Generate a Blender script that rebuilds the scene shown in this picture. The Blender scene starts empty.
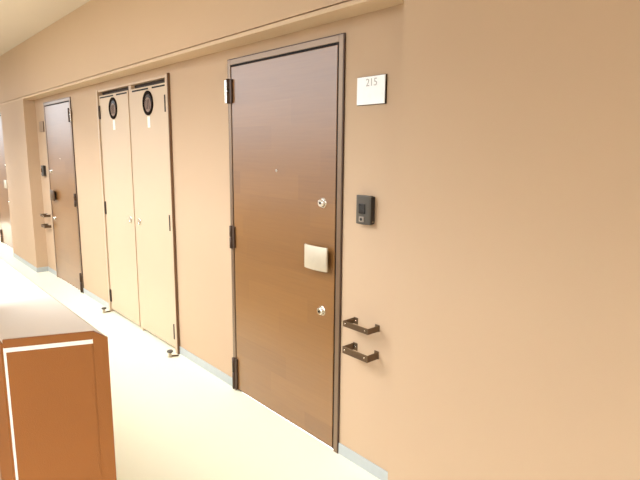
import bpy, bmesh, math, random
from mathutils import Vector, Matrix

random.seed(7)
SC = bpy.context.scene
COL = SC.collection

# ------------------------------------------------------------------ materials
def new_mat(name):
    m = bpy.data.materials.new(name); m.use_nodes = True
    nt = m.node_tree
    b = nt.nodes['Principled BSDF']
    return m, nt, b

def simple(name, col, rough=0.5, metal=0.0, spec=0.5):
    m, nt, b = new_mat(name)
    b.inputs['Base Color'].default_value = (*col, 1)
    b.inputs['Roughness'].default_value = rough
    b.inputs['Metallic'].default_value = metal
    b.inputs['Specular IOR Level'].default_value = spec
    # slight procedural variation so that no surface is perfectly even
    tc = nt.nodes.new('ShaderNodeTexCoord'); n = nt.nodes.new('ShaderNodeTexNoise')
    n.inputs['Scale'].default_value = 35; n.inputs['Detail'].default_value = 3
    nt.links.new(tc.outputs['Object'], n.inputs['Vector'])
    mx = nt.nodes.new('ShaderNodeMix'); mx.data_type = 'RGBA'
    mx.inputs['A'].default_value = (*[c * .95 for c in col], 1)
    mx.inputs['B'].default_value = (*[min(1, c * 1.05) for c in col], 1)
    nt.links.new(n.outputs['Fac'], mx.inputs['Factor'])
    nt.links.new(mx.outputs['Result'], b.inputs['Base Color'])
    return m

def stippled(name, col, scale=260, strength=.12, rough=.7, var=.03, spec=.3):
    """sprayed masonry paint: fine stipple bump and a very faint mottling"""
    m, nt, b = new_mat(name)
    b.inputs['Roughness'].default_value = rough
    b.inputs['Specular IOR Level'].default_value = spec
    g = nt.nodes.new('ShaderNodeNewGeometry')
    n = nt.nodes.new('ShaderNodeTexNoise'); n.inputs['Scale'].default_value = scale; n.inputs['Detail'].default_value = 2
    n2 = nt.nodes.new('ShaderNodeTexNoise'); n2.inputs['Scale'].default_value = 2.2; n2.inputs['Detail'].default_value = 4
    nt.links.new(g.outputs['Position'], n.inputs['Vector']); nt.links.new(g.outputs['Position'], n2.inputs['Vector'])
    mx = nt.nodes.new('ShaderNodeMix'); mx.data_type = 'RGBA'
    mx.inputs['A'].default_value = (*[c * (1 - var) for c in col], 1)
    mx.inputs['B'].default_value = (*[min(1, c * (1 + var)) for c in col], 1)
    nt.links.new(n2.outputs['Fac'], mx.inputs['Factor'])
    nt.links.new(mx.outputs['Result'], b.inputs['Base Color'])
    bp = nt.nodes.new('ShaderNodeBump'); bp.inputs['Strength'].default_value = strength; bp.inputs['Distance'].default_value = .002
    nt.links.new(n.outputs['Fac'], bp.inputs['Height']); nt.links.new(bp.outputs['Normal'], b.inputs['Normal'])
    return m

def wood(name, dark, light, rough=.3, spec=.5):
    """wood-print steel door sheet: horizontal grain in broad boards"""
    m, nt, b = new_mat(name)
    b.inputs['Roughness'].default_value = rough
    b.inputs['Specular IOR Level'].default_value = spec
    b.inputs['Coat Weight'].default_value = .2; b.inputs['Coat Roughness'].default_value = .28
    g = nt.nodes.new('ShaderNodeTexCoord')
    sep = nt.nodes.new('ShaderNodeSeparateXYZ'); nt.links.new(g.outputs['Object'], sep.inputs[0])
    mp = nt.nodes.new('ShaderNodeMapping'); mp.inputs['Scale'].default_value = (1.6, 1, 42)
    nt.links.new(g.outputs['Object'], mp.inputs['Vector'])
    n = nt.nodes.new('ShaderNodeTexNoise'); n.inputs['Scale'].default_value = 2.0; n.inputs['Detail'].default_value = 6; n.inputs['Distortion'].default_value = .6
    nt.links.new(mp.outputs[0], n.inputs['Vector'])
    # boards 0.13 m high
    dv = nt.nodes.new('ShaderNodeMath'); dv.operation = 'DIVIDE'; dv.inputs[1].default_value = .13
    fl = nt.nodes.new('ShaderNodeMath'); fl.operation = 'FLOOR'
    nt.links.new(sep.outputs['Z'], dv.inputs[0]); nt.links.new(dv.outputs[0], fl.inputs[0])
    # each board is cut into lengths with a staggered start
    wn0 = nt.nodes.new('ShaderNodeTexWhiteNoise'); wn0.noise_dimensions = '1D'; nt.links.new(fl.outputs[0], wn0.inputs['W'])
    ad = nt.nodes.new('ShaderNodeMath'); ad.operation = 'ADD'; nt.links.new(wn0.outputs['Value'], ad.inputs[1])
    dx = nt.nodes.new('ShaderNodeMath'); dx.operation = 'DIVIDE'; dx.inputs[1].default_value = .55
    nt.links.new(sep.outputs['X'], dx.inputs[0]); nt.links.new(dx.outputs[0], ad.inputs[0])
    fx = nt.nodes.new('ShaderNodeMath'); fx.operation = 'FLOOR'; nt.links.new(ad.outputs[0], fx.inputs[0])
    cm = nt.nodes.new('ShaderNodeCombineXYZ'); nt.links.new(fl.outputs[0], cm.inputs[0]); nt.links.new(fx.outputs[0], cm.inputs[1])
    wn = nt.nodes.new('ShaderNodeTexWhiteNoise'); wn.noise_dimensions = '2D'; nt.links.new(cm.outputs[0], wn.inputs['Vector'])
    ma = nt.nodes.new('ShaderNodeMath'); ma.operation = 'MULTIPLY_ADD'; ma.inputs[1].default_value = .26
    nt.links.new(wn.outputs['Value'], ma.inputs[0])
    mm = nt.nodes.new('ShaderNodeMath'); mm.operation = 'MULTIPLY'; mm.inputs[1].default_value = .42
    nt.links.new(n.outputs['Fac'], mm.inputs[0]); nt.links.new(mm.outputs[0], ma.inputs[2])
    mx = nt.nodes.new('ShaderNodeMix'); mx.data_type = 'RGBA'
    mx.inputs['A'].default_value = (*dark, 1); mx.inputs['B'].default_value = (*light, 1)
    nt.links.new(ma.outputs[0], mx.inputs['Factor']); nt.links.new(mx.outputs['Result'], b.inputs['Base Color'])
    return m

WALLC = (.545, .388, .256)
M = {}
M['wall'] = stippled('wall_paint', WALLC)
M['beamedge'] = stippled('beam_edge_paint', (.62, .46, .31), strength=.04)
M['ceiling'] = stippled('ceiling_paint', (.56, .46, .36), scale=120, strength=.15)
M['floor'] = stippled('floor_vinyl', (.90, .88, .68), scale=320, strength=.05, rough=.38, var=.02, spec=.4)
M['base'] = simple('baseboard_vinyl', (.44, .47, .47), .45)
M['leaf'] = wood('door_wood_print', (.19, .082, .024), (.35, .168, .050), rough=.29, spec=1.0)
M['frame'] = simple('door_frame_bronze', (.26, .175, .115), .32, .5)
M['dark'] = simple('dark_gasket', (.012, .008, .006), .6, 0, .2)
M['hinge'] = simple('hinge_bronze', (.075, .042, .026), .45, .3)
M['steelplate'] = simple('hinge_leaf_steel', (.85, .82, .76), .25, .8)
M['champagne'] = simple('handle_champagne', (.62, .54, .41), .38, .3)
M['chrome'] = simple('chrome', (.85, .82, .76), .18, 1)
M['black'] = simple('black_plastic', (.018, .014, .012), .35)
M['cup'] = stippled('cupboard_paint', (.59, .445, .305), scale=60, strength=.03, rough=.42, spec=.4)
M['gapdark'] = simple('gap_shade_brown', (.03, .014, .008), .7)  # near-black, so the gaps look shaded
M['rubber'] = simple('rubber_rim', (.014, .008, .006), .9, 0, .1)
M['hingedark'] = simple('cupboard_hinge_dark', (.045, .026, .016), .6, 0, .3)
M['glass'] = simple('dark_pane', (.025, .014, .010), .25, 0, .25)
M['dial'] = simple('meter_dial', (.24, .145, .10), .45, 0, .3)
M['paper'] = simple('white_card', (.90, .87, .78), .6)
M['white'] = simple('white_acrylic', (.92, .91, .88), .12, 0, .6)
M['dullplate'] = simple('dull_reflection_plate', (.36, .24, .15), .4, .3)  # far plate's dull reflection put into a tan colour
M['ink'] = simple('grey_lettering', (.42, .40, .37), .6)
M['intercom'] = simple('intercom_grey', (.085, .072, .055), .32)
M['button'] = simple('intercom_button', (.30, .25, .20), .4)
M['screen'] = simple('intercom_screen', (.012, .010, .009), .12)
M['bronze'] = simple('bracket_bronze', (.15, .095, .055), .32, .5)
M['postbrown'] = stippled('post_brown_paint', (.30, .105, .022), scale=420, strength=.35, rough=.5, var=.16)
M['seal'] = simple('joint_sealant', (.92, .88, .80), .5)
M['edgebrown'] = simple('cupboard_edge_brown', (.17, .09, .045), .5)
M['parapet'] = stippled('parapet_paint', (.64, .565, .48), scale=120, strength=.1, rough=.42, spec=.5)

# ------------------------------------------------------------------ mesh helpers
class MB:
    def __init__(s): s.bm = bmesh.new()
    def box(s, a, b, bev=0.0, seg=2):
        lo = [min(a[i], b[i]) for i in range(3)]; hi = [max(a[i], b[i]) for i in range(3)]
        t = bmesh.new(); bmesh.ops.create_cube(t, size=1)
        for v in t.verts:
            v.co = Vector([(lo[i] + hi[i]) / 2 + v.co[i] * (hi[i] - lo[i]) for i in range(3)])
        if bev > 0: bmesh.ops.bevel(t, geom=t.edges[:], offset=bev, segments=seg, affect='EDGES', profile=.6)
        s._add(t); return s
    def cyl(s, p0, p1, r, r1=None, n=28, bev=0):
        p0, p1 = Vector(p0), Vector(p1); r1 = r if r1 is None else r1
        d = p1 - p0; q = d.to_track_quat('Z', 'Y')
        t = bmesh.new(); bmesh.ops.create_cone(t, cap_ends=True, segments=n, radius1=r, radius2=r1, depth=d.length)
        if bev:
            eds = [e for e in t.edges if len(e.link_faces) == 2 and any(len(f.verts) > 4 for f in e.link_faces)]
            bmesh.ops.bevel(t, geom=eds, offset=bev, segments=2, affect='EDGES')
        for f in t.faces:
            if len(f.verts) == 4: f.smooth = True
        bmesh.ops.transform(t, matrix=Matrix.Translation((p0 + p1) / 2) @ q.to_matrix().to_4x4(), verts=t.verts)
        s._add(t); return s
    def ring(s, c, ro, ri, d, n=40):
        """flat ring facing -Y, centre c on its back face, depth d towards -Y"""
        prof = [(ri, 0), (ri, d * .7), (ri + (ro - ri) * .25, d), (ro - (ro - ri) * .25, d), (ro, d * .7), (ro, 0)]
        vs = []
        for k in range(n):
            a = 2 * math.pi * k / n
            vs.append([s.bm.verts.new((c[0] + r * math.cos(a), c[1] - y, c[2] + r * math.sin(a))) for r, y in prof])
        for k in range(n):
            A, B = vs[k], vs[(k + 1) % n]
            for j in range(len(prof)):
                f = s.bm.faces.new((A[j], A[(j + 1) % 6], B[(j + 1) % 6], B[j])); f.smooth = True
        return s
    def prism(s, pts, z0, z1, bev=0):
        t = bmesh.new()
        lo = [t.verts.new((x, y, z0)) for x, y in pts]; hi = [t.verts.new((x, y, z1)) for x, y in pts]
        t.faces.new(lo[::-1]); t.faces.new(hi)
        for i in range(len(pts)):
            j = (i + 1) % len(pts); t.faces.new((lo[i], lo[j], hi[j], hi[i]))
        bmesh.ops.recalc_face_normals(t, faces=t.faces[:])
        if bev: bmesh.ops.bevel(t, geom=t.edges[:], offset=bev, segments=2, affect='EDGES')
        s._add(t); return s
    def extr(s, prof, x0, x1, close=True):
        """profile in (y,z) swept along X"""
        t = bmesh.new()
        a = [t.verts.new((x0, y, z)) for y, z in prof]; b = [t.verts.new((x1, y, z)) for y, z in prof]
        n = len(prof)
        for i in range(n): t.faces.new((a[i], a[(i + 1) % n], b[(i + 1) % n], b[i]))
        t.faces.new(a[::-1]); t.faces.new(b)
        bmesh.ops.recalc_face_normals(t, faces=t.faces[:])
        s._add(t); return s
    def _add(s, t):
        me = bpy.data.meshes.new('tmp'); t.to_mesh(me); t.free(); s.bm.from_mesh(me); bpy.data.meshes.remove(me)
    def build(s, name, mat, parent=None, origin=None, label=None):
        bmesh.ops.recalc_face_normals(s.bm, faces=s.bm.faces[:])
        if origin is None:
            origin = (0, 0, 0)
            if parent is not None: origin = WORLD[parent.name]
        for v in s.bm.verts: v.co -= Vector(origin)
        me = bpy.data.meshes.new(name); s.bm.to_mesh(me); s.bm.free()
        me.materials.append(mat)
        o = bpy.data.objects.new(name, me); COL.objects.link(o)
        WORLD[o.name] = Vector(origin)
        if parent is not None:
            o.parent = parent; o.location = Vector(origin) - WORLD[parent.name]
        else: o.location = origin
        if label: o['label'] = label
        return o
WORLD = {}

def thing(name, loc, label, cat, group=None, kind=None):
    o = bpy.data.objects.new(name, None); COL.objects.link(o); o.location = loc
    o.empty_display_size = .05
    o['label'] = label; o['category'] = cat
    if group: o['group'] = group
    if kind: o['kind'] = kind
    WORLD[o.name] = Vector(loc); return o

def struct(mb, name, mat, label=None, cat=None):
    o = mb.build(name, mat); o['kind'] = 'structure'
    if label: o['label'] = label
    if cat: o['category'] = cat
    return o

# ------------------------------------------------------------------ measured layout (metres)
D = .132          # recess depth: piers and beam stand this far in front of the recessed wall (Y=0)
HB, HC = 2.145, 2.767
DH = 2.08
M1, M2 = -2.765, -1.779       # near entry door, outer frame
F1, F2 = -6.791, -5.802       # far entry door
C1, C2 = -4.995, -3.556       # meter cupboard
E1, E2 = -9.93, -8.944        # entry door beyond the far pier
PL0, PL1 = -8.49, -7.194      # far pier
PR = -1.331                   # near pier's left edge
XL, XR = -12.5, 2.6
PY0, PY1 = -1.51, -1.315      # parapet outer and inner faces

# ------------------------------------------------------------------ setting
struct(MB().box((XL, -3.4, -.15), (XR, .3, 0)), 'floor', M['floor'], 'cream vinyl floor of the open corridor', 'floor')
struct(MB().box((XL, PY0 - .05, HC), (XR, .3, HC + .2)).box((-1.74, -2.75, HC), (XR, PY0 - .05, HC + .2)), 'ceiling', M['ceiling'], 'pale beige corridor ceiling', 'ceiling')

w = MB()
edges = [XL, E1, E2, F1, F2, C1, C2, M1, M2, XR]
tops = [0, DH, 0, DH, 0, DH, 0, DH, 0]
for i, t in enumerate(tops):
    w.box((edges[i], 0, t), (edges[i + 1], .12, HC))
w.box((XL, .12, 0), (XR, .24, HC))
struct(w, 'wall_back', M['wall'], 'recessed pinkish beige wall holding the doors', 'wall')
struct(MB().box((PL0, -D, 0), (PL1, 0, HB)), 'wall_left', M['wall'], 'pinkish beige pier left of the far door', 'pier')
struct(MB().box((PR, -D, 0), (XR, 0, HC)), 'wall_right', M['wall'], 'wide blank pinkish beige wall right of the near door', 'wall')
bm_ = MB().box((XL, -D, HB + .027), (PR, 0, HC)).box((XL, -D + .012, HB + .021), (PR, 0, HB + .027))
struct(bm_, 'wall_upper', M['wall'], 'pinkish beige beam running above the doors', 'beam')
struct(MB().box((XL, -D - .002, HB), (PR, 0, HB + .021), .002, 1), 'trim_1', M['beamedge'], 'thin pale edge strip along the bottom of the beam', 'trim')
struct(MB().box((XR, -3.4, 0), (XR + .2, .3, HC)), 'wall_side', M['wall'], 'side wall of the hall', 'wall')
struct(MB().box((-1.74, -3.6, 0), (-.7, -3.4, HC)).box((-.7, -3.6, 0), (1.6, -3.4, 1.1)).box((1.6, -3.6, 0), (XR, -3.4, HC)), 'wall_rear_added', M['wall'], 'added rear wall of the hall, opened to shape the daylight', 'wall')  # unseen wall, its opening laid out to shape the daylight

# baseboards: 6 cm grey vinyl, let into the wall by the doors
BH = .062
b = MB()
for a, c in ((E2, PL0), (PL1, F1), (F2, C1), (C2, M1), (M2, PR)):
    b.box((a, -.006, 0), (c, 0, BH), .0015, 1)
struct(b, 'baseboard_back', M['base'], 'pale grey vinyl baseboard under the recessed wall', 'baseboard')
struct(MB().box((PL0 - .006, -D - .006, 0), (PL1 + .006, -D, BH)).box((PL1, -D, 0), (PL1 + .006, -.006, BH)), 'baseboard_left', M['base'], 'grey vinyl baseboard around the far pier', 'baseboard')
struct(MB().box((PR - .006, -D - .006, 0), (XR, -D, BH)), 'baseboard_right', M['base'], 'grey vinyl baseboard under the near wall', 'baseboard')

# parapet of the open side: pale coping and body, chamfered edges along its length
PZ = 1.10
def endx(y):           # the end face runs slightly askew
    return -1.389 + (y - PY0) / (PY1 - PY0) * .079
pp = MB(); t = bmesh.new()
prof = [(PY0, 0), (PY0, PZ), (PY1 - .003, PZ), (PY1 + .018, PZ - .02), (PY1 + .018, 0)]
A = [t.verts.new((XL, y, z)) for y, z in prof]; B = [t.verts.new((endx(y), y, z)) for y, z in prof]
for i in range(5): t.faces.new((A[i], A[(i + 1) % 5], B[(i + 1) % 5], B[i]))
t.faces.new(A); t.faces.new(B[::-1]); pp._add(t)
struct(pp, 'wall_outer', M['parapet'], 'waist-high parapet with a pale sunlit top', 'parapet')

struct(MB().box((-8.5, PY0 - .45, 0), (-7.3, PY0 - .002, HC), .01), 'shade_pillar', M['wall'], 'added square column outside the far parapet, blocking skylight', 'pillar')  # unseen column added to dim the far pier
struct(MB().box((-1.74, -3.4, 0), (-1.582, PY0 - .002, HC)), 'wall_partition', M['wall'], 'pale wall meeting the parapet end from outside, extended to block skylight', 'wall')  # wall edge carried outward and full height to keep skylight off the parapet side
# brown metal cover on the parapet's end
pe = thing('end_post', (-1.33, -1.415, 0), 'brown painted end cover closing the near end of the pale parapet', 'end post')
ex = Vector((.079, PY1 - PY0, 0)).normalized()       # along the end face
en = Vector((ex.y, -ex.x, 0))                        # outward normal of the end face
O_ = Vector((-1.389, PY0, 0)); L_ = Vector((.079, PY1 - PY0, 0)).length
def slab(u0, u1, z0, z1, n0, n1):
    pts = [O_ + ex * u + en * n for u, n in ((u0, n0), (u1, n0), (u1, n1), (u0, n1))]
    return [(q.x, q.y) for q in pts], z0, z1
mb = MB()
p_, a_, c_ = slab(.0055, L_ - .012, 0.0, PZ - .033, .0005, .006); mb.prism(p_, a_, c_, .001)
mb.build('end_plate', M['postbrown'], pe)
mb = MB()
p_, a_, c_ = slab(0, L_ - .012, PZ - .022, PZ - .0005, .0005, .007); mb.prism(p_, a_, c_, .0015)
mb.build('cap_flange', M['postbrown'], pe, label='brown strip under the parapet top')
mb = MB()
q0 = O_ + ex * (L_ - .012) + en * .0005; q1 = O_ + ex * (L_ + .0225) + en * .0005
t = bmesh.new()
lo, hi = [], []
for n in (.0, .008):
    pts = [q0 + en * n, q1 + en * n]
    lo += [(pts[0].x, pts[0].y, 0), (pts[1].x, pts[1].y, 0)]
    hi += [(pts[0].x, pts[0].y, PZ - .0005), (pts[1].x, pts[1].y, PZ - .021)]
    if n == .0:
        pass
V = [t.verts.new(c) for c in lo + hi]           # 0,1 back-low 2,3 front-low 4,5 back-high 6,7 front-high
for f in ((0, 1, 3, 2), (4, 6, 7, 5), (0, 2, 6, 4), (1, 5, 7, 3), (2, 3, 7, 6), (0, 4, 5, 1)): t.faces.new([V[i] for i in f])
bmesh.ops.recalc_face_normals(t, faces=t.faces[:]); mb._add(t)
mb.build('corner_strip', M['postbrown'], pe)
mb = MB()
p_, a_, c_ = slab(.0, L_ - .012, PZ - .033, PZ - .022, .0005, .0055); mb.prism(p_, a_, c_)
p_, a_, c_ = slab(.0, .0055, 0, PZ - .033, .0005, .0055); mb.prism(p_, a_, c_)
mb.build('joint_seal', M['seal'], pe, label='pale sealant line')
mb = MB().box((-1.58, PY0 - .006, 0), (-1.391, PY0 - .0005, PZ - .012), .001)
mb.build('side_flange', M['postbrown'], pe)

# ------------------------------------------------------------------ entry doors
def bar_y(mb, x0, x1, y0, y1, z0, z1, bev=0): mb.box((x0, y0, z0), (x1, y1, z1), bev)

def entry_door(name, xh, s, label, W=.986, du=0, hm='champagne', hl='square curved champagne metal pull handle'):
    """xh: hinge-side outer frame edge, s: +1 when the leaf runs to the right of it"""
    X = lambda u: xh + s * u
    r = thing(name, (X(W / 2), 0, 0), label, 'door', kind='structure')
    fr = MB(); j = .028
    fr.box((X(0), -.0115, 0), (X(j), .10, DH), .0015, 1).box((X(W - j), -.0115, 0), (X(W), .10, DH), .0015, 1)
    fr.box((X(j), -.0115, DH - .03), (X(W - j), .10, DH), .0015, 1)
    # inner stop
    fr.box((X(j), .05, 0), (X(j + .02), .10, DH - .03)).box((X(W - j - .02), .05, 0), (X(W - j), .10, DH - .03)).box((X(j + .02), .05, DH - .05), (X(W - j - .02), .10, DH - .03))
    fr.build('frame', M['frame'], r)
    MB().box((X(-.004), -.010, 0), (X(0), -.0002, DH + .004)).box((X(W), -.010, 0), (X(W + .006), -.0002, DH + .004)).box((X(0), -.010, DH), (X(W), -.0002, DH + .004)).build('edge_strip', M['hinge'], r, label='dark outer edge of the frame')  # thin dark strip around the frame's outer edge
    gk = MB()
    gk.box((X(j), -.006, .012), (X(j + .009), .05, DH - .03)).box((X(W - j - .011), -.006, .012), (X(W - j), .05, DH - .03)).box((X(j + .009), -.006, DH - .042), (X(W - j - .011), .05, DH - .03))
    gk.build('gasket', M['dark'], r, label='black rubber seal')
    th = MB().box((X(j), -.004, 0), (X(W - j), .10, .006), .001, 1); th.build('threshold', M['chrome'], r, label='thin steel threshold')
    gp = MB().box((X(j), .008, .006), (X(W - j), .05, .016)); gp.build('bottom_seal', M['dark'], r)
    lf = MB().box((X(j + .009), -.010, .016), (X(W - j - .011), .045, DH - .042), .0022, 2)
    lf.build('leaf', M['leaf'], r)
    for k, (z0, z1) in enumerate(((1.83, 1.972), (.95, 1.092), (.012, .226))):
        h = MB()
        zc = (z0 + z1) / 2 if k < 2 else .125
        h.cyl((X(.018), -.022, z0), (X(.018), -.022, zc - .002), .0105, n=20, bev=.0015).cyl((X(.018), -.022, zc + .002), (X(.018), -.022, z1), .0105, n=20, bev=.0015)
        h.box((X(.018), -.0225, z0 + .004), (X(.052), -.0065, z1 - .004), .002)
        ho = h.build('hinge', M['hinge'], r)
        if k == 0:
            MB().box((X(-.022), -.022, z0 + .004), (X(.006), -.0145, z1 - .004), .001).build('hinge_plate', M['steelplate'], ho, label='bright steel hinge plate')
    # pull handle: a curved square plate on a base block
    u0, u1, z0, z1 = .758, .927, .962, 1.084
    hb = MB().box((X(.80 + du), -.036, .970), (X(.90 + du), -.006, 1.068), .004)
    hbo = hb.build('handle_base', M['dark'], r, label='dark handle base')
    g = bmesh.new(); n = 16; rows = []
    for i in range(n + 1):
        f = i / n; u = u0 + du + (u1 - u0) * f
        y = -.034 - .022 * math.sin(math.pi * (.18 + .66 * f))
        rows.append([g.verts.new((X(u), yy, zz)) for yy, zz in ((y, z0), (y, z1), (y + .010, z1), (y + .010, z0))])
    for a, c in zip(rows, rows[1:]):
        for k in range(4):
            g.faces.new((a[k], a[(k + 1) % 4], c[(k + 1) % 4], c[k])).smooth = (k in (0, 2))
    g.faces.new(rows[0]); g.faces.new(rows[-1][::-1])
    m_ = MB(); m_._add(g); ho = m_.build('handle', M[hm], r, label=hl)
    bv = ho.modifiers.new('bevel', 'BEVEL'); bv.width = .0015; bv.segments = 2; bv.limit_method = 'ANGLE'; bv.angle_limit = math.radians(50)
    for z in (1.30, .742):
        c = X(.857)
        lk = MB().cyl((c, -.006, z), (c, -.012, z), .026, .025, bev=.001).cyl((c, -.012, z), (c, -.030, z), .020, .019, bev=.003)
        lo_ = lk.build('lock', M['chrome'], r, label='round chrome lock cylinder')
        MB().cyl((c, -.030, z), (c, -.0312, z), .0060, n=20).box((c - .0015, -.0322, z - .006), (c + .0015, -.0308, z + .006)).build('keyhole', M['dark'], lo_)
    MB().cyl((X(.478), -.009, 1.447), (X(.478), -.014, 1.447), .0085, .0075, n=20, bev=.001).build('peephole', M['chrome'], r, label='small chrome door viewer')
    return r

entry_door('door_1', M1, 1, 'near dark brown wood-grain entry door with square champagne handle, left of the white number plate')
entry_door('door_2', F2, -1, 'far dark brown entry door hinged on its right, beyond the twin-door cupboard', W=F2 - F1, du=-.05, hm='bronze', hl='square pull handle, painted dark for the shade behind it')  # far handle coloured dark for the shaded gap behind its plate
entry_door('door_3', E1, 1, 'farthest entry door, cut off by the left edge of the photo')

# ------------------------------------------------------------------ fittings beside the entry doors
def text_mesh(body, size):
    cu = bpy.data.curves.new('t', 'FONT'); cu.body = body; cu.size = size; cu.extrude = .0004
    cu.align_x = 'CENTER'; cu.align_y = 'CENTER'
    o = bpy.data.objects.new('t', cu); COL.objects.link(o)
    dg = bpy.context.evaluated_depsgraph_get()
    me = bpy.data.meshes.new_from_object(o.evaluated_get(dg)); bpy.data.objects.remove(o); bpy.data.curves.remove(cu)
    return me

def number_plate(xc, mat, label, lettering=None):
    r = thing('number_sign', (xc, 0, 1.758), label, 'number plate', 'room number plates beside the entry doors')
    MB().box((xc - .080, -.012, 1.758), (xc + .085, -.0005, 1.877), .0012).build('plate', mat, r)
    MB().box((xc - .0815, -.008, 1.7565), (xc + .0875, -.0003, 1.8785)).build('edge_shade', M['dark'], r, label='painted dark shade at the plate edge')  # black rim paints the plate's shaded side and the shadow below
    if lettering:
        me = text_mesh(lettering, .046); me.materials.append(M['ink'])
        t = bpy.data.objects.new('lettering', me); COL.objects.link(t); t.parent = r
        t.location = (0.008, -.0124, .092); t.rotation_euler = (math.pi / 2, 0, 0); t['label'] = 'small grey room number'
    return r

def intercom(xc, label):
    r = thing('intercom', (xc, 0, 1.226), label, 'intercom', 'door intercoms')
    z0, z1 = 1.226, 1.358
    b = MB(); b.box((xc - .045, -.012, z0 + .004), (xc + .045, -.0005, z1 - .004), .003)
    b.build('back_box', M['black'], r)
    # front cover with a gently bowed face
    g = bmesh.new(); n = 10; rows = []
    for i in range(n + 1):
        f = i / n; x = xc - .046 + .092 * f; y = -.030 - .008 * math.sin(math.pi * f) ** .7
        rows.append([g.verts.new((x, yy, zz)) for yy, zz in ((y, z0), (y, z1), (-.012, z1), (-.012, z0))])
    for a, c in zip(rows, rows[1:]):
        for k in range(4): g.faces.new((a[k], a[(k + 1) % 4], c[(k + 1) % 4], c[k]))
    g.faces.new(rows[0]); g.faces.new(rows[-1][::-1])
    mb = MB(); mb._add(g); c = mb.build('front_cover', M['intercom'], r)
    bv = c.modifiers.new('bevel', 'BEVEL'); bv.width = .004; bv.segments = 3; bv.limit_method = 'ANGLE'; bv.angle_limit = math.radians(40)
    MB().box((xc + .0462, -.0295, z0 + .006), (xc + .0475, -.006, z1 - .006)).build('side_trim', M['black'], r)
    MB().box((xc - .020, -.0405, 1.276), (xc + .018, -.034, 1.320), .001).build('screen', M['screen'], r, label='small black camera window')
    bt = MB().box((xc - .017, -.0415, 1.238), (xc + .013, -.034, 1.262), .002).build('call_button', M['button'], r, label='light grey call button')
    MB().cyl((xc - .002, -.0415, 1.250), (xc - .002, -.0425, 1.250), .007, n=18).build('button_mark', M['black'], bt)
    MB().cyl((xc + .048, -.016, 1.240), (xc + .0485, -.016, 1.240), .003, n=12).build('indicator', M['chrome'], r)
    return r

def wall_bracket(xa, xb, z, hgt, label, depth=.078):
    """flat bar bent to a U, its two feet screwed to the wall"""
    r = thing('umbrella_rail', ((xa + xb) / 2, 0, z), label, 'umbrella bracket', 'bronze umbrella brackets')
    h, th = hgt / 2, .004
    m = MB()
    m.box((xa, -depth, z - h), (xb, -depth + th, z + h), .0008, 1)
    m.box((xa, -depth + th, z - h), (xa + th, -.004, z + h), .0008, 1).box((xb - th, -depth + th, z - h), (xb, -.004, z + h), .0008, 1)
    m.build('bar', M['bronze'], r)
    for x, d in ((xa, 1), (xb, -1)):
        f = MB().box((x - .002 * d, -.004, z - h - .002), (x + .026 * d, -.0003, z + h + .002), .0008, 1).build('foot', M['bronze'], r)
        MB().cyl((x + .014 * d, -.004, z), (x + .014 * d, -.0065, z), .0048, .0035, n=14).build('screw', M['chrome'], f)
    for x in (xa + .014, xb - .020):
        MB().cyl((x, -depth, z + h * .1), (x, -depth - .002, z + h * .1), .0048, .0038, n=14).build('rivet', M['chrome'], r)
    return r

number_plate(-1.605, M['white'], 'white square room number plate with small grey digits, right of the near door', '215')
number_plate(-6.964, M['dullplate'], 'small number plate, dull reflection painted tan, high on the wall left of the far door')
intercom(-1.612, 'dark grey intercom with black screen on the wall right of the near door')
intercom(-6.985, 'tiny dark intercom on the wall left of the far door')
wall_bracket(-1.683, -1.520, .748, .028, 'upper bronze bar bracket on the wall right of the near door')
wall_bracket(-1.683, -1.520, .617, .034, 'lower bronze bar bracket on the wall right of the near door')
wall_bracket(-7.055, -6.896, .748, .028, 'upper dark bar bracket on the wall left of the far door')
wall_bracket(-7.055, -6.896, .617, .034, 'lower dark bar bracket on the wall left of the far door')

# ------------------------------------------------------------------ meter cupboard with two doors
cb = thing('meter_cupboard', ((C1 + C2) / 2, 0, 0), 'tall cream built-in cupboard with twin doors and round dark windows between the entry doors', 'cupboard')
cf = MB()
cf.box((C1, -.022, 0), (C1 + .030, .10, DH), .0015, 1).box((C2 - .030, -.022, 0), (C2, .10, DH), .0015, 1)
cf.box((C1 + .030, -.012, DH - .016), (C2 - .030, .10, DH), .0012, 1)
cf.box((-4.285, -.004, 0), (-4.232, .10, DH - .016), .001, 1)
cf.build('frame', M['cup'], cb)
MB().box((C2, -.020, 0), (C2 + .009, -.0002, DH + .010)).build('edge_line', M['edgebrown'], cb, label='dark brown edge strip')  # dark brown line along the cupboard's outer edge
MB().box((C1 - .006, -.020, 0), (C1, -.0002, DH)).build('edge_line', M['edgebrown'], cb, label='thin dark brown edge strip')
MB().box((C1 + .030, .026, .002), (-4.285, .06, DH - .016)).box((-4.232, .026, .002), (C2 - .030, .06, DH - .016)).build('gap_shade_panel', M['gapdark'], cb, label='dark sheet painting shade into the gaps')  # dark sheet set close behind the doors to paint shade in the gaps
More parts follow.
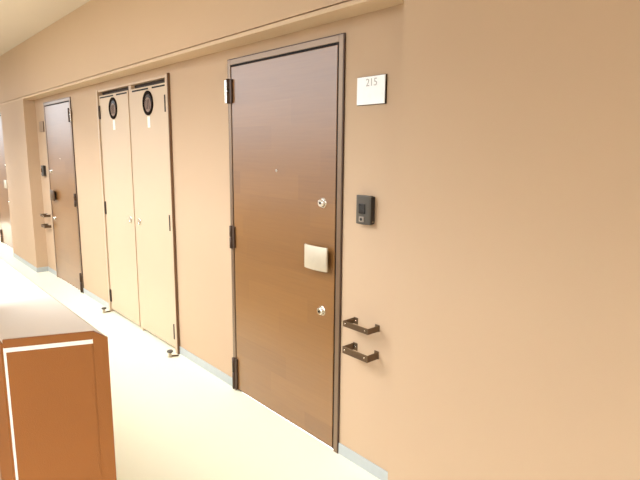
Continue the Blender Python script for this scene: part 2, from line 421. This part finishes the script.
def cup_door(x0, x1, hinge_left, tagname):
    d = MB().box((x0, -.010, .030), (x1, .018, 2.030), .0018).build('door', M['cup'], cb)
    xc = (x0 + x1) / 2
    hx = x0 if hinge_left else x1; k = 1 if hinge_left else -1
    for z in (1.885, 1.015, .165):
        MB().cyl((hx + k * .002, -.015, z - .05), (hx + k * .002, -.015, z + .05), .007, n=16).box((hx - k * .006, -.0185, z - .06), (hx + k * .022, -.0102, z + .06), .001).build('hinge', M['hingedark'], d)
    wz, wr = 1.905, .092
    MB().ring((xc, -.0102, wz), wr, wr - .024, .008).build('window_rim', M['rubber'], d, label='black rubber ring')
    MB().cyl((xc, -.0102, wz), (xc, -.0125, wz), wr - .019, n=40).build('window_pane', M['glass'], d, label='round dark window')
    md = MB()
    md.cyl((xc, -.0127, wz - .012), (xc, -.0140, wz - .012), .055, n=36)
    md.build('meter_dial', M['dial'], d, label='round meter behind the window')
    md = MB()
    for q in (-.030, -.004, .024): md.box((xc + q - .0045, -.0148, wz - .046), (xc + q + .0045, -.0139, wz + .026))
    md.build('meter_bars', M['rubber'], d)
    MB().box((xc - .022, -.0118, 1.722), (xc + .024, -.0102, 1.806), .0004, 1).build('card', M['paper'], d, label='small white card')
    lx = x1 - .075 if hinge_left else x0 + .045
    lt = MB().ring((lx, -.0102, .964), .030, .019, .006).cyl((lx, -.0102, .964), (lx, -.014, .964), .0195, n=24).build('latch', M['chrome'], d, label='round flush chrome latch')
    MB().box((lx - .0035, -.0185, .948), (lx + .0035, -.0138, .980), .001).build('latch_grip', M['champagne'], lt)
    sl = MB(); q = (x1 - x0)
    sl.box((x0 + .03 * q, -.0108, 2.006), (x0 + .52 * q, -.0101, 2.018)).box((x0 + .62 * q, -.0108, 2.006), (x0 + .97 * q, -.0101, 2.018))
    sl.build('vent_slot', M['dark'], d)
    return d
cup_door(C1 + .040, -4.291, True, 'left')
cup_door(-4.221, C2 - .038, False, 'right')

def door_stop(x, y, hx, hy, label):
    r = thing('door_stop', (x, y, 0), label, 'door stop', 'door stops on the floor')
    MB().cyl((x, y, 0), (x, y, .005), .020, bev=.001).cyl((x, y, .005), (x, y, .040), .0125, n=24).build('post', M['champagne'], r)
    MB().cyl((x, y, .040), (x, y, .052), .024, .022, bev=.002).build('cap', M['intercom'], r, label='dark metal cap')
    MB().cyl((x, y, .006), (hx, hy, .006), .0055, n=14).build('arm', M['bronze'], r)
    return r
door_stop(-3.540, -.088, -3.515, -.030, 'small metal floor stop at the right foot of the cream cupboard')
door_stop(-4.965, -.080, -4.955, -.024, 'small metal floor stop at the left foot of the cream cupboard')

# ------------------------------------------------------------------ light: open sky through the open side
wd = bpy.data.worlds.new('sky'); SC.world = wd; wd.use_nodes = True
nt = wd.node_tree; bg = nt.nodes['Background']
tc = nt.nodes.new('ShaderNodeTexCoord'); sp = nt.nodes.new('ShaderNodeSeparateXYZ'); cr = nt.nodes.new('ShaderNodeValToRGB')
nt.links.new(tc.outputs['Generated'], sp.inputs[0])
mr = nt.nodes.new('ShaderNodeMapRange'); mr.inputs['From Min'].default_value = -1; mr.inputs['From Max'].default_value = 1
nt.links.new(sp.outputs['Z'], mr.inputs['Value']); nt.links.new(mr.outputs[0], cr.inputs['Fac'])
e = cr.color_ramp.elements
e[0].position = 0; e[0].color = (.10, .08, .06, 1)
e[1].position = 1; e[1].color = (3.2, 3.4, 3.6, 1)
for pos, c in ((.485, (.12, .10, .08, 1)), (.53, (.74, .80, .85, 1)), (.60, (.80, .86, .91, 1)), (.70, (.82, .87, .91, 1)), (.78, (2.6, 2.7, 2.8, 1))):
    k = e.new(pos); k.color = c
nt.links.new(cr.outputs['Color'], bg.inputs['Color'])
bg.inputs['Strength'].default_value = 3.9

# ------------------------------------------------------------------ camera
yaw, pitch, roll, f = .8414, .1687, .0092, 517.37
cy, sy, cp, spn = math.cos(yaw), math.sin(yaw), math.cos(pitch), math.sin(pitch)
Fv = Vector((-sy * cp, cy * cp, -spn)); R0 = Vector((cy, sy, 0)); U0 = R0.cross(Fv)
Rv = R0 * math.cos(roll) + U0 * math.sin(roll); Uv = -R0 * math.sin(roll) + U0 * math.cos(roll)
cd = bpy.data.cameras.new('camera'); cam = bpy.data.objects.new('camera', cd); COL.objects.link(cam)
mtx = Matrix((Rv, Uv, -Fv)).transposed().to_4x4(); mtx.translation = (0, -1.7323, 1.55)
cam.matrix_world = mtx
cd.sensor_fit = 'HORIZONTAL'; cd.sensor_width = 36; cd.lens = f / 640 * 36; cd.clip_start = .02
SC.camera = cam

vs = SC.view_settings
vs.view_transform = 'Standard'; vs.look = 'None'; vs.exposure = 0.0; vs.gamma = 1; vs.use_curve_mapping = False
